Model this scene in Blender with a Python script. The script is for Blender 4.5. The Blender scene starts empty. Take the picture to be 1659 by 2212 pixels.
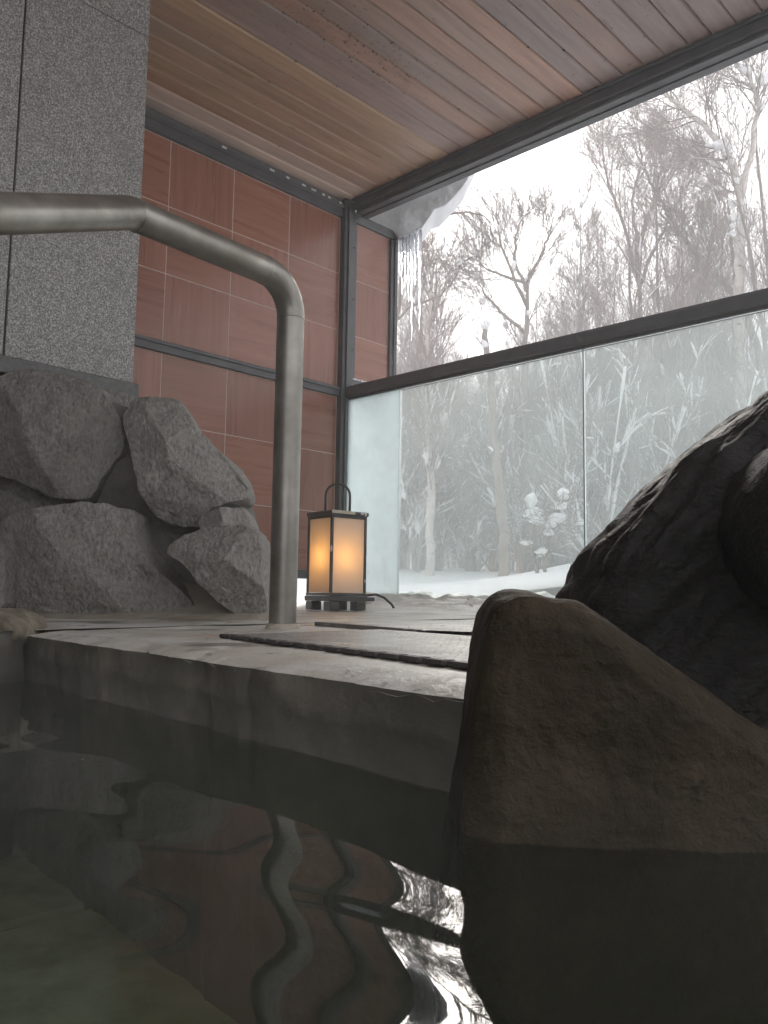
import bpy, bmesh, math, random
import numpy as np
from mathutils import Vector, Matrix, noise

sc = bpy.context.scene
col = sc.collection
R = math.radians

# ------------------------------------------------------------------ camera
F_PX, PITCH, ROLL, YAW = 1816.2, 0.10165, 0.01559, -0.76701      # focal length in 1659 px wide units
CAM = Vector((0, 0, .07))
_cy, _sy, _cp, _sp = math.cos(YAW), math.sin(YAW), math.cos(PITCH), math.sin(PITCH)
FWD = Vector((_sy*_cp, _cy*_cp, _sp))
_r = Vector((_cy, -_sy, 0)); _u = _r.cross(FWD)
RIGHT = _r*math.cos(ROLL) + _u*math.sin(ROLL)
UP = -_r*math.sin(ROLL) + _u*math.cos(ROLL)
cd = bpy.data.cameras.new('camera'); cam = bpy.data.objects.new('camera', cd); col.objects.link(cam)
cd.sensor_fit = 'VERTICAL'; cd.sensor_height = 36; cd.lens = 36*F_PX/2212
cd.clip_start = .02; cd.clip_end = 600
M3 = Matrix((RIGHT, UP, -FWD)).transposed()
cam.matrix_world = Matrix.Translation(CAM) @ M3.to_4x4()
sc.camera = cam

def ray(x, y): return FWD + RIGHT*((x-829.5)/F_PX) - UP*((y-1106)/F_PX)
def at(x, y, d): return CAM + ray(x, y)*d                      # a point d metres in front of the lens
def on(x, y, ax, v):                                           # a point on the plane axis = v
    r = ray(x, y); return CAM + r*((v-CAM[ax])/r[ax])

# ------------------------------------------------------------------ light
SUN_EL, SUN_AZ = R(27), math.atan2(ray(985, 430).x, ray(985, 430).y)
w = bpy.data.worlds.new('World'); sc.world = w; w.use_nodes = True
nt = w.node_tree; bg = nt.nodes['Background']
sky = nt.nodes.new('ShaderNodeTexSky'); sky.sky_type = 'NISHITA'; sky.sun_disc = False
sky.sun_elevation = SUN_EL; sky.sun_rotation = SUN_AZ
sky.air_density = 1.0; sky.dust_density = 3.0; sky.ozone_density = 1.0
hs = nt.nodes.new('ShaderNodeHueSaturation'); hs.inputs['Saturation'].default_value = .16
nt.links.new(sky.outputs[0], hs.inputs['Color']); oc = nt.nodes.new('ShaderNodeMix'); oc.data_type = 'RGBA'; oc.inputs[0].default_value = .90      # even cloud cover over the clear sky
oc.inputs[7].default_value = (3.10, 3.06, 3.14, 1)
nt.links.new(hs.outputs[0], oc.inputs[6]); nt.links.new(oc.outputs[2], bg.inputs['Color'])
bg.inputs['Strength'].default_value = .13
sl = bpy.data.lights.new('sun', 'SUN'); sl.energy = 1.5; sl.angle = R(22); sl.color = (1, .95, .88)
so = bpy.data.objects.new('sun', sl); col.objects.link(so)
sd = Vector((math.sin(SUN_AZ)*math.cos(SUN_EL), math.cos(SUN_AZ)*math.cos(SUN_EL), math.sin(SUN_EL)))
so.rotation_euler = sd.to_track_quat('Z', 'Y').to_euler(); so.location = (0, 0, 30)
vs = sc.view_settings; vs.view_transform = 'Standard'; vs.look = 'None'; vs.gamma = 1; vs.use_curve_mapping = False
vs.exposure = 1.85
cy = sc.cycles
cy.use_denoising = True; cy.max_bounces = 8; cy.diffuse_bounces = 4; cy.glossy_bounces = 4
cy.transmission_bounces = 6; cy.transparent_max_bounces = 16; cy.volume_bounces = 1
cy.caustics_reflective = False; cy.caustics_refractive = False; cy.sample_clamp_indirect = 6

# ------------------------------------------------------------------ helpers
class MB:
    """collects vertices and faces, links them as one mesh object"""
    def __init__(s): s.v = []; s.f = []; s.sm = []
    def add(s, v, f, smooth=False):
        o = len(s.v); s.v += [tuple(p) for p in v]; s.f += [tuple(i+o for i in q) for q in f]; s.sm += [smooth]*len(f)
    def box(s, a, b, bev=0):
        x0, y0, z0 = [min(p, q) for p, q in zip(a, b)]; x1, y1, z1 = [max(p, q) for p, q in zip(a, b)]
        if not bev:
            s.add([(x0,y0,z0),(x1,y0,z0),(x1,y1,z0),(x0,y1,z0),(x0,y0,z1),(x1,y0,z1),(x1,y1,z1),(x0,y1,z1)],
                  [(0,3,2,1),(4,5,6,7),(0,1,5,4),(1,2,6,5),(2,3,7,6),(3,0,4,7)])
            return
        bm = bmesh.new(); bmesh.ops.create_cube(bm, size=1)
        for v in bm.verts: v.co = Vector(((x0+x1)/2+v.co.x*(x1-x0), (y0+y1)/2+v.co.y*(y1-y0), (z0+z1)/2+v.co.z*(z1-z0)))
        bmesh.ops.bevel(bm, geom=bm.edges[:], offset=bev, segments=1, affect='EDGES')
        s.bm(bm)
    def bm(s, bm, smooth=False):
        bm.verts.index_update(); s.add([v.co[:] for v in bm.verts], [[v.index for v in f.verts] for f in bm.faces], smooth); bm.free()
    def tube(s, pts, rad, n=6, cap=True, smooth=True):
        pts = [Vector(p) for p in pts]; V = []; Fc = []
        if not hasattr(rad, '__len__'): rad = [rad]*len(pts)
        d0 = (pts[1]-pts[0]).normalized()
        a = d0.orthogonal().normalized()
        for i, p in enumerate(pts):
            d = (pts[min(i+1, len(pts)-1)]-pts[max(i-1, 0)])
            d = d.normalized() if d.length > 1e-9 else d0
            a = (a - d*a.dot(d)); a = a.normalized() if a.length > 1e-6 else d.orthogonal().normalized()
            b = d.cross(a)
            for k in range(n):
                t = 2*math.pi*k/n; V.append(p+(a*math.cos(t)+b*math.sin(t))*rad[i])
        for i in range(len(pts)-1):
            for k in range(n):
                k2 = (k+1) % n; Fc.append((i*n+k, i*n+k2, (i+1)*n+k2, (i+1)*n+k))
        s.add(V, Fc, smooth)
        if cap:
            o = len(s.v)-len(V)
            s.f += [tuple(o+k for k in range(n-1, -1, -1)), tuple(o+(len(pts)-1)*n+k for k in range(n))]; s.sm += [False, False]
    def blob(s, c, r, seed=0, amp=.25, ax=None, sub=1):
        bm = bmesh.new(); bmesh.ops.create_icosphere(bm, subdivisions=sub, radius=1)
        for v in bm.verts:
            k = 1+amp*noise.noise(v.co*1.3+Vector((seed*7.1, seed*3.3, seed)))*1.6
            p = Vector((v.co.x*r[0], v.co.y*r[1], v.co.z*r[2]))*k
            if ax is not None: p = ax @ p
            v.co = Vector(c)+p
        s.bm(bm, True)
    def mesh(s, name, off=Vector((0, 0, 0))):
        me = bpy.data.meshes.new(name)
        V = np.array(s.v, dtype=np.float64)-np.array(off)
        me.from_pydata(V.tolist(), [], s.f); me.polygons.foreach_set('use_smooth', s.sm); me.update()
        return me
    def build(s, name, m, parent=None, loc=None):
        off = Vector((0, 0, 0))
        if parent is not None and loc is None: off = world_loc(parent)
        me = s.mesh(name, off); me.materials.append(m)
        o = bpy.data.objects.new(name, me); col.objects.link(o); o.parent = parent
        if loc is not None: o.location = loc
        return o

def world_loc(o):
    p = Vector(o.location)
    while o.parent: o = o.parent; p = p+o.location
    return p
def tag(o, label=None, cat=None, group=None, kind=None):
    if label: o['label'] = label
    if cat: o['category'] = cat
    if group: o['group'] = group
    if kind: o['kind'] = kind
    return o
def thing(name, label, cat, loc=(0, 0, 0), group=None, rz=0):
    o = bpy.data.objects.new(name, None); col.objects.link(o); o.location = loc; o.rotation_euler.z = rz
    o.empty_display_size = .1
    return tag(o, label, cat, group)
def place(me, name, m, parent, loc, rot=(0, 0, 0)):
    if not me.materials: me.materials.append(m)
    o = bpy.data.objects.new(name, me); col.objects.link(o); o.parent = parent; o.location = loc; o.rotation_euler = rot
    return o

# ------------------------------------------------------------------ materials
def mat(name, ramp, scale=5, detail=6, rough=.7, bump=(), stretch=(1, 1, 1), rnd=0, over=(), metal=0, spec=.5, objcol=False, dist=0, rough_var=0):
    m = bpy.data.materials.new(name); m.use_nodes = True; t = m.node_tree; N = t.nodes; L = t.links
    p = N['Principled BSDF']; p.inputs['Roughness'].default_value = rough; p.inputs['Metallic'].default_value = metal
    p.inputs['Specular IOR Level'].default_value = spec
    tc = N.new('ShaderNodeTexCoord'); mp = N.new('ShaderNodeMapping'); mp.inputs['Scale'].default_value = stretch
    src = tc.outputs['Object']
    oi = None
    if rnd or objcol:
        oi = N.new('ShaderNodeObjectInfo')
        ad = N.new('ShaderNodeVectorMath'); ad.operation = 'ADD'
        ml = N.new('ShaderNodeMath'); ml.operation = 'MULTIPLY'; ml.inputs[1].default_value = 37
        L.new(oi.outputs['Random'], ml.inputs[0]); L.new(src, ad.inputs[0]); L.new(ml.outputs[0], ad.inputs[1]); src = ad.outputs[0]
    L.new(src, mp.inputs['Vector'])
    def ns(sc_, det=6, d=0, v=None):
        n = N.new('ShaderNodeTexNoise'); n.inputs['Scale'].default_value = sc_; n.inputs['Detail'].default_value = det
        n.inputs['Roughness'].default_value = .6; n.inputs['Distortion'].default_value = d
        L.new(v or mp.outputs[0], n.inputs['Vector']); return n
    def rm(stops, inp):
        r = N.new('ShaderNodeValToRGB'); e = r.color_ramp.elements
        while len(e) < len(stops): e.new(.5)
        for k, (ps, c) in enumerate(stops):
            e[k].position = ps; e[k].color = (c[0], c[1], c[2], 1) if hasattr(c, '__len__') else (c, c, c, 1)
        L.new(inp, r.inputs[0]); return r
    base = ns(scale, detail, dist)
    c = rm(ramp, base.outputs['Fac']).outputs[0]
    def mix(a, b, fac, mode='MIX'):
        x = N.new('ShaderNodeMix'); x.data_type = 'RGBA'; x.blend_type = mode
        for sock, val in ((x.inputs[6], a), (x.inputs[7], b)):
            if isinstance(val, tuple): sock.default_value = (*val, 1)
            else: L.new(val, sock)
        if isinstance(fac, (int, float)): x.inputs[0].default_value = fac
        else: L.new(fac, x.inputs[0])
        return x.outputs[2]
    if objcol: c = mix(c, oi.outputs['Color'], 1.0, 'MULTIPLY')
    for (s_, lo, hi, cc, *st) in over:
        v = None
        if st:
            m2 = N.new('ShaderNodeMapping'); m2.inputs['Scale'].default_value = st[0]; L.new(src, m2.inputs[0]); v = m2.outputs[0]
        else: v = src
        c = mix(c, cc, rm([(lo, 0), (hi, 1)], ns(s_, 5, .3, v).outputs['Fac']).outputs[0])
    if rnd:
        h = N.new('ShaderNodeHueSaturation'); mr = N.new('ShaderNodeMapRange')
        mr.inputs['To Min'].default_value = 1-rnd; mr.inputs['To Max'].default_value = 1+rnd
        L.new(oi.outputs['Random'], mr.inputs['Value']); L.new(mr.outputs[0], h.inputs['Value']); L.new(c, h.inputs['Color']); c = h.outputs[0]
    L.new(c, p.inputs['Base Color'])
    if rough_var:
        mr = N.new('ShaderNodeMapRange'); mr.inputs['To Min'].default_value = max(.03, rough-rough_var); mr.inputs['To Max'].default_value = rough+rough_var
        mr.inputs['From Min'].default_value = .3; mr.inputs['From Max'].default_value = .7
        L.new(ns(scale*.6, 4).outputs['Fac'], mr.inputs['Value']); L.new(mr.outputs[0], p.inputs['Roughness'])
    prev = None
    for (s_, st_, d_) in bump:
        b = N.new('ShaderNodeBump'); b.inputs['Strength'].default_value = st_; b.inputs['Distance'].default_value = d_
        L.new(ns(s_, 8).outputs['Fac'], b.inputs['Height'])
        if prev: L.new(prev, b.inputs['Normal'])
        prev = b.outputs[0]
    if prev: L.new(prev, p.inputs['Normal'])
    return m

def nodes_mat(name):
    m = bpy.data.materials.new(name); m.use_nodes = True; t = m.node_tree
    t.nodes.remove(t.nodes['Principled BSDF']); return m, t, t.nodes, t.links, t.nodes['Material Output']

M = {}
M['concrete'] = mat('concrete', [(.3, (.35, .318, .275)), (.5, (.48, .45, .395)), (.7, (.60, .58, .53))], 7, 10, .42, [(30, .5, .006), (160, .35, .002)],
                    over=[(3.1, .47, .58, (.60, .59, .57), (1, 2.2, 1)), (1.9, .62, .74, (.34, .21, .12)), (4.5, .56, .66, (.17, .15, .13)), (26, .60, .68, (.20, .18, .16)), (60, .66, .72, (.62, .6, .57))], rough_var=.2)
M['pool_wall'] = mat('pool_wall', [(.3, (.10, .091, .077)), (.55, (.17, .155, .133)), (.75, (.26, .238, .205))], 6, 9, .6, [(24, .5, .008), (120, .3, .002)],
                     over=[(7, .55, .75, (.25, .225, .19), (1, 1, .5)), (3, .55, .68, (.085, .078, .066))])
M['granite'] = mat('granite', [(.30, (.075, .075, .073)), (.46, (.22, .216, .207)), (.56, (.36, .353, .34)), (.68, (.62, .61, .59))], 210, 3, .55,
                   [(190, .25, .0015)], over=[(2.6, .52, .70, (.15, .146, .138)), (9, .6, .8, (.19, .185, .175))], rnd=.06)  # broad dark patches painted into the colour in place of soft shadows
M['trim'] = mat('trim', [(.3, (.10, .10, .10)), (.7, (.17, .17, .165))], 60, 4, .6, [(90, .2, .001)])
M['steel'] = mat('painted_steel', [(.3, (.075, .077, .082)), (.7, (.115, .118, .124))], 9, 6, .42, [(60, .08, .001)], over=[(14, .68, .74, (.16, .155, .15))], rough_var=.12)
M['rubber_black'] = mat('rubber_black', [(.3, (.028, .025, .023)), (.7, (.065, .058, .054))], 30, 6, .6, [(120, .3, .001)])
M['stainless'] = mat('stainless', [(.3, (.19, .178, .158)), (.55, (.31, .293, .265)), (.75, (.42, .40, .365))], 10, 8, .40, [(45, .06, .001)], metal=.75,
                     over=[(9, .55, .68, (.24, .215, .18)), (28, .60, .74, (.30, .27, .22)), (90, .70, .76, (.44, .42, .385))], rough_var=.12)
M['rock'] = mat('rock', [(.28, (.22, .207, .190)), (.5, (.365, .348, .325)), (.72, (.50, .482, .456))], 110, 10, .9, [(14, .8, .02), (42, 1, .020), (120, 1, .009)], stretch=(1, 1, .6),
                over=[(3.5, .52, .72, (.39, .368, .342)), (7, .58, .72, (.24, .225, .215)), (140, .66, .74, (.55, .525, .50))], rnd=.20, spec=.25)
M['mortar'] = mat('mortar', [(.3, (.30, .265, .215)), (.7, (.48, .435, .36))], 14, 9, .9, [(30, .6, .008), (140, .4, .003)], over=[(5, .55, .7, (.34, .29, .22))])
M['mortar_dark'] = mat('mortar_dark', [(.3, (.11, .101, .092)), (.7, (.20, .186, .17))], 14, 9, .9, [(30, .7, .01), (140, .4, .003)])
M['tan_stone'] = mat('tan_stone', [(.3, (.11, .092, .067)), (.5, (.20, .172, .13)), (.7, (.30, .262, .205))], 26, 9, .85, [(30, .8, .01), (140, .5, .003)])
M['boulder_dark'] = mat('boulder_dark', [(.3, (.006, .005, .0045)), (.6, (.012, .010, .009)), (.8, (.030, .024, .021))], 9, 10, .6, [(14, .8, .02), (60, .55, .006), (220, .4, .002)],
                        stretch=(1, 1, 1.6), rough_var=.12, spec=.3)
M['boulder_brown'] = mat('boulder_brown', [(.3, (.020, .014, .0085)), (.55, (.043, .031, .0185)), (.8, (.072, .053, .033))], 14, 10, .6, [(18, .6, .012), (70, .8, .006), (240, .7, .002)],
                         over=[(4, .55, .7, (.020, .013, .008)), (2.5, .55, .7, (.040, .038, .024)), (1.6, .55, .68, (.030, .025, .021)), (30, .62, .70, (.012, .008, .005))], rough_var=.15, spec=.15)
M['snow'] = mat('snow', [(.3, (.80, .81, .83)), (.7, (.86, .87, .88))], 3, 5, .75, [(8, .3, .03), (60, .3, .006)], spec=.3)
M['slush'] = mat('slush', [(.3, (.74, .74, .71)), (.55, (.86, .86, .85)), (.8, (.9, .9, .9))], 22, 8, .4, [(50, .7, .008), (160, .5, .003)])
pb = M['slush'].node_tree.nodes['Principled BSDF']; pb.inputs['Subsurface Weight'].default_value = .7; pb.inputs['Subsurface Scale'].default_value = .06; pb.inputs['Subsurface Radius'].default_value = (1, 1, 1)
M['bark_white'] = mat('bark_white', [(.3, (.40, .36, .32)), (.55, (.60, .56, .52)), (.75, (.70, .66, .62))], 9, 7, .8, [(30, .4, .01)], stretch=(1, 1, .7),
                      over=[(7, .60, .66, (.07, .06, .055), (.6, .6, 4))])
M['bark_brown'] = mat('bark_brown', [(.3, (.17, .14, .12)), (.7, (.30, .255, .22))], 12, 7, .85, [(30, .5, .01)], stretch=(1, 1, .4))
M['twig'] = mat('twig', [(.3, (.22, .185, .17)), (.7, (.33, .285, .26))], 3, 3, .8)
M['twig_red'] = mat('twig_red', [(.3, (.25, .19, .17)), (.7, (.35, .275, .245))], 3, 3, .8)
M['plank'] = mat('plank', [(.25, (.68, .66, .65)), (.5, (.88, .87, .86)), (.75, (1.08, 1.06, 1.05))], 4, 9, .36, [(8, .12, .003), (50, .12, .001)], stretch=(9, .8, 9), objcol=True, rnd=.08,
                 over=[(1, .54, .74, (.40, .235, .165), (2.2, .45, 2)), (1, .56, .76, (.36, .30, .285), (1.6, .6, 3)), (40, .70, .76, (.12, .10, .09))], rough_var=.1)
M['tile_h'] = mat('tile_h', [(.28, (.255, .116, .080)), (.5, (.32, .148, .104)), (.72, (.37, .178, .128))], 2.2, 9, .3, [(6, .05, .002)], stretch=(8, 1.0, 16), rnd=.10, dist=.4, rough_var=.06)
M['tile_v'] = mat('tile_v', [(.28, (.25, .113, .078)), (.5, (.315, .145, .102)), (.72, (.365, .175, .126))], 2.2, 9, .3, [(6, .05, .002)], stretch=(8, 16, 1.0), rnd=.10, dist=.4, rough_var=.06)
M['grout'] = mat('grout', [(.3, (.55, .45, .40)), (.7, (.68, .58, .52))], 20, 4, .8)
M['wall_dark'] = mat('wall_dark', [(.3, (.12, .115, .11)), (.7, (.2, .19, .18))], 6, 6, .8, [(40, .3, .003)])
M['slab'] = mat('slab', [(.3, (.19, .21, .15)), (.5, (.34, .37, .27)), (.7, (.50, .52, .40))], 7, 8, .8, [(20, .4, .005)], rnd=.12)
M['black'] = mat('dark_gap', [(.3, (.02, .02, .02)), (.7, (.03, .03, .03))], 6, 3, .8)
M['lantern_metal'] = mat('lantern_metal', [(.3, (.05, .05, .048)), (.7, (.085, .083, .08))], 20, 6, .45, [(70, .15, .001)], over=[(26, .66, .70, (.17, .165, .155))], rough_var=.1)
M['lantern_chip'] = mat('lantern_chip', [(.3, (.50, .45, .33)), (.7, (.66, .62, .50))], 30, 5, .7, [(90, .3, .001)])
M['white_chip'] = mat('white_chip', [(.3, (.68, .66, .62)), (.7, (.78, .76, .72))], 30, 4, .7)
M['mat_rubber'] = mat('mat_rubber', [(.3, (.11, .101, .092)), (.7, (.21, .196, .182))], 12, 8, .38, [(60, .4, .003)], over=[(5, .58, .68, (.42, .41, .39), (1, 5, 1)), (3, .6, .75, (.05, .045, .04))], rough_var=.15)

m, t, N, L, out = nodes_mat('lantern_glass')                     # milk glass: lets light through diffusely
tr = N.new('ShaderNodeBsdfTranslucent'); tr.inputs[0].default_value = (.93, .90, .85, 1)
df = N.new('ShaderNodeBsdfDiffuse'); df.inputs[0].default_value = (.74, .72, .69, 1)
mx = N.new('ShaderNodeMixShader'); mx.inputs[0].default_value = .5; L.new(tr.outputs[0], mx.inputs[1]); L.new(df.outputs[0], mx.inputs[2])
L.new(mx.outputs[0], out.inputs[0]); M['lantern_glass'] = m
m, t, N, L, out = nodes_mat('bulb_glow')
em = N.new('ShaderNodeEmission'); em.inputs[0].default_value = (1, .47, .11, 1); em.inputs[1].default_value = 9.5; L.new(em.outputs[0], out.inputs[0]); M['bulb'] = m

def glass(name, tint, veil, veil_col, nscale):
    m, t, N, L, out = nodes_mat(name)
    a = N.new('ShaderNodeBsdfTransparent'); a.inputs[0].default_value = (*tint, 1)
    g = N.new('ShaderNodeBsdfGlossy'); g.inputs['Roughness'].default_value = .03
    fr = N.new('ShaderNodeFresnel'); fr.inputs[0].default_value = 1.35
    m1 = N.new('ShaderNodeMixShader'); L.new(fr.outputs[0], m1.inputs[0]); L.new(a.outputs[0], m1.inputs[1]); L.new(g.outputs[0], m1.inputs[2])
    d = N.new('ShaderNodeBsdfTranslucent'); d.inputs[0].default_value = (*veil_col, 1)
    tc = N.new('ShaderNodeTexCoord'); nz = N.new('ShaderNodeTexNoise'); nz.inputs['Scale'].default_value = nscale; nz.inputs['Detail'].default_value = 5
    mr = N.new('ShaderNodeMapRange'); mr.inputs['From Min'].default_value = .3; mr.inputs['From Max'].default_value = .7
    mr.inputs['To Min'].default_value = veil*.6; mr.inputs['To Max'].default_value = min(1, veil*1.4)
    L.new(tc.outputs['Object'], nz.inputs['Vector']); L.new(nz.outputs['Fac'], mr.inputs['Value'])
    m2 = N.new('ShaderNodeMixShader'); L.new(mr.outputs[0], m2.inputs[0]); L.new(m1.outputs[0], m2.inputs[1]); L.new(d.outputs[0], m2.inputs[2])
    L.new(m2.outputs[0], out.inputs[0]); return m
M['pane'] = glass('misted_glass', (.965, .99, .982), .14, (.80, .90, .88), 3)
M['frosted'] = glass('frosted_film', (.9, .96, .95), .86, (.72, .78, .78), 4)
m, t, N, L, out = nodes_mat('ice')
g = N.new('ShaderNodeBsdfGlass'); g.inputs['IOR'].default_value = 1.31; g.inputs['Roughness'].default_value = .08; g.inputs[0].default_value = (.95, .97, 1, 1)
a = N.new('ShaderNodeBsdfDiffuse'); a.inputs[0].default_value = (.8, .83, .86, 1)
mx = N.new('ShaderNodeMixShader'); mx.inputs[0].default_value = .2; L.new(g.outputs[0], mx.inputs[1]); L.new(a.outputs[0], mx.inputs[2]); L.new(mx.outputs[0], out.inputs[0]); M['ice'] = m
m, t, N, L, out = nodes_mat('drop')
a = N.new('ShaderNodeBsdfTransparent'); g = N.new('ShaderNodeBsdfGlossy'); g.inputs['Roughness'].default_value = .03
fr = N.new('ShaderNodeFresnel'); fr.inputs[0].default_value = 1.5
mx = N.new('ShaderNodeMixShader'); L.new(fr.outputs[0], mx.inputs[0]); a.inputs[0].default_value = (.7, .68, .66, 1); L.new(a.outputs[0], mx.inputs[1]); L.new(g.outputs[0], mx.inputs[2]); L.new(mx.outputs[0], out.inputs[0]); M['drop'] = m
m, t, N, L, out = nodes_mat('water')
a = N.new('ShaderNodeBsdfTransparent'); a.inputs[0].default_value = (.80, .86, .74, 1)
g = N.new('ShaderNodeBsdfGlossy'); g.inputs['Roughness'].default_value = .018
fr = N.new('ShaderNodeFresnel'); fr.inputs[0].default_value = 1.333
df = N.new('ShaderNodeBsdfDiffuse'); df.inputs[0].default_value = (.26, .32, .22, 1); mt = N.new('ShaderNodeMixShader'); mt.inputs[0].default_value = .012
L.new(a.outputs[0], mt.inputs[1]); L.new(df.outputs[0], mt.inputs[2])
mx = N.new('ShaderNodeMixShader'); L.new(fr.outputs[0], mx.inputs[0]); L.new(mt.outputs[0], mx.inputs[1]); L.new(g.outputs[0], mx.inputs[2]); L.new(mx.outputs[0], out.inputs[0]); M['water'] = m

# ------------------------------------------------------------------ the setting: deck, pool, snow ground
WX, GY = -3.13, 2.93                                             # plane of the tiled wall, plane of the glass
def edge(x):
    k = min(1, max(0, (x+.437)/.07)); return .688-(x+1.59)*.1177+.50*k*k*(3-2*k)                           # the pool's far edge
def deck_z(y): return .009*max(0, y-.6)
PIV = Vector((-1.59, .688, 0))
def in_pool_left(x, y): return x-(-1.59)-(0.688-y)*.75           # >0 : pool side of the slanting left edge

xs = np.concatenate([np.arange(-1.60, -.2, .012), np.arange(-.2, 2.6, .06)])
ts = np.concatenate([np.linspace(0, .03, 6), np.linspace(.05, 1, 60)])
mb = MB(); nx = len(xs); ny = len(ts)
for x in xs:
    e = edge(x)+.007*noise.noise((x*9, 3, 0))+.005*noise.noise((x*34, 8, 0))+.003*noise.noise((x*90, 8, 0))
    for k, tt in enumerate(ts):
        y = e+tt*(3.06-e); z = deck_z(y)+.0018*noise.noise((x*8, y*8, 1))+.004*noise.noise((x*2.2, y*2.2, 5))+.0012*noise.noise((x*40, y*40, 5))-.002
        if k < 6: z -= (.013+.010*noise.noise((x*14, 1, 2))+.006*noise.noise((x*60, 1, 7)))*(1-k/6)**2.2
        mb.v.append((x, y, z))
for i in range(nx-1):
    for j in range(ny-1): mb.f.append((i*ny+j, (i+1)*ny+j, (i+1)*ny+j+1, i*ny+j+1)); mb.sm.append(True)
tag(mb.build('deck', M['concrete']), kind='structure')
mb = MB()
xs2 = np.arange(-3.6, -1.599, .05); ys2 = np.arange(-2.6, 3.061, .06)
mb2 = MB(); n2 = len(ys2)
for x in np.append(xs2, -1.60):
    for y in ys2: mb2.v.append((x, y, deck_z(y)-.002+.003*noise.noise((x*5, y*5, 1))))
for i in range(len(xs2)):
    for j in range(n2-1): mb2.f.append((i*n2+j, (i+1)*n2+j, (i+1)*n2+j+1, i*n2+j+1)); mb2.sm.append(True)
tag(mb2.build('side_deck', M['concrete']), kind='structure')
mb = MB(); zs = np.concatenate([np.linspace(-.75, -.06, 24), np.linspace(-.055, -.012, 8)]); nz_ = len(zs)
xw = np.concatenate([np.arange(-1.75, -1.6, .012), xs]); nxw = len(xw)
for x in xw:
    e0 = edge(x)+.007*noise.noise((x*9, 3, 0))+.005*noise.noise((x*34, 8, 0))+.003*noise.noise((x*90, 8, 0))
    for z in zs:
        d = .010*noise.noise((x*6, z*9, 4))+.005*noise.noise((x*22, z*26, 9))
        lip = .0 if z > -.05 else .012*min(1, (-.05-z)/.02)*(.6+.6*noise.noise((x*5, 2, 2)))
        k = min(1, (-.012-z)/.02)
        mb.v.append((x, e0+d*k+lip, z))
for i in range(nxw-1):
    for j in range(nz_-1): mb.f.append((i*nz_+j, (i+1)*nz_+j, (i+1)*nz_+j+1, i*nz_+j+1)); mb.sm.append(True)
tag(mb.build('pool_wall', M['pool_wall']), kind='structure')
mb = MB(); ys3 = np.arange(-2.5, .70, .02); nn = len(zs)
for y in ys3:
    for z in np.append(zs, .0):
        x = -1.59+(.688-y)*.75+.02*noise.noise((y*5, z*6, 3))+.01*noise.noise((y*16, z*18, 3)); mb.v.append((x, y, z))
nn += 1
for i in range(len(ys3)-1):
    for j in range(nn-1): mb.f.append((i*nn+j, (i+1)*nn+j, (i+1)*nn+j+1, i*nn+j+1)); mb.sm.append(True)
o0 = len(mb.v)
for y in ys3: mb.v.append((-1.599, y, -.003)); mb.v.append((-1.59+(.688-y)*.75+.01, y, .0))
for i in range(len(ys3)-1): mb.f.append((o0+2*i, o0+2*i+1, o0+2*i+3, o0+2*i+2)); mb.sm.append(True)
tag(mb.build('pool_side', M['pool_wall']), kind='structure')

pf = MB(); pf.box((-1.9, -2.6, -.80), (2.5, 1.3, -.436)); pfl = tag(pf.build('pool_floor', M['black']), kind='structure')
rng = random.Random(4)
smb = MB(); smb.box((-.245, -.245, -.02), (.245, .245, .02), .008); sme = smb.mesh('slab')
for i in range(-4, 5):
    for j in range(-5, 3):
        x, y = i*.5, j*.5+.1
        if in_pool_left(x, y) < -.3 or y > edge(x)+.2 or x > 1.6: continue
        place(sme, 'slab', M['slab'], pfl, (x, y, -.42+rng.uniform(-.006, .006)), (rng.uniform(-.01, .01), rng.uniform(-.01, .01), rng.uniform(-.01, .01)))

# water with low rolling ripples
WZ = -.095
gx = np.concatenate([np.arange(-1.75, .5, .0075), np.arange(.5, 2.6, .05)]); gy = np.concatenate([np.arange(-2.6, -.3, .05), np.arange(-.3, .74, .0075)])
X, Y = np.meshgrid(gx, gy, indexing='ij'); Z = np.full(X.shape, WZ)
nr = np.random.RandomState(5)
calm = .22+.78*np.clip((X+1.05)/.5, 0, 1)**2*(3-2*np.clip((X+1.05)/.5, 0, 1))
for k in range(14):
    lam = .085*(1.21**k); th = nr.uniform(-.8, .8)+2.0
    amp = .00115*(lam/.25)**1.1*nr.uniform(.5, 1.1); kx, ky = math.cos(th)*2*math.pi/lam, math.sin(th)*2*math.pi/lam
    env = .55+.45*np.sin(X*nr.uniform(1, 4)+nr.uniform(0, 6))*np.sin(Y*nr.uniform(1, 4)+nr.uniform(0, 6))
    Z += calm*amp*env*np.sin(kx*X+ky*Y+nr.uniform(0, 6.3)+.8*np.sin(3.1*X+2.3*Y+k))
me = bpy.data.meshes.new('water'); A, B = X.shape
me.vertices.add(A*B); me.vertices.foreach_set('co', np.stack([X, Y, Z], -1).reshape(-1).astype(np.float32))
idx = np.arange(A*B).reshape(A, B); q = np.stack([idx[:-1, :-1], idx[1:, :-1], idx[1:, 1:], idx[:-1, 1:]], -1).reshape(-1, 4)
me.loops.add(q.size); me.polygons.add(len(q)); me.loops.foreach_set('vertex_index', q.reshape(-1)); me.polygons.foreach_set('loop_start', np.arange(0, q.size, 4))
me.polygons.foreach_set('use_smooth', np.ones(len(q), dtype=bool)); me.update(); me.validate(); me.materials.append(M['water'])
wo = bpy.data.objects.new('water', me); col.objects.link(wo); tag(wo, kind='structure')

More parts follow.
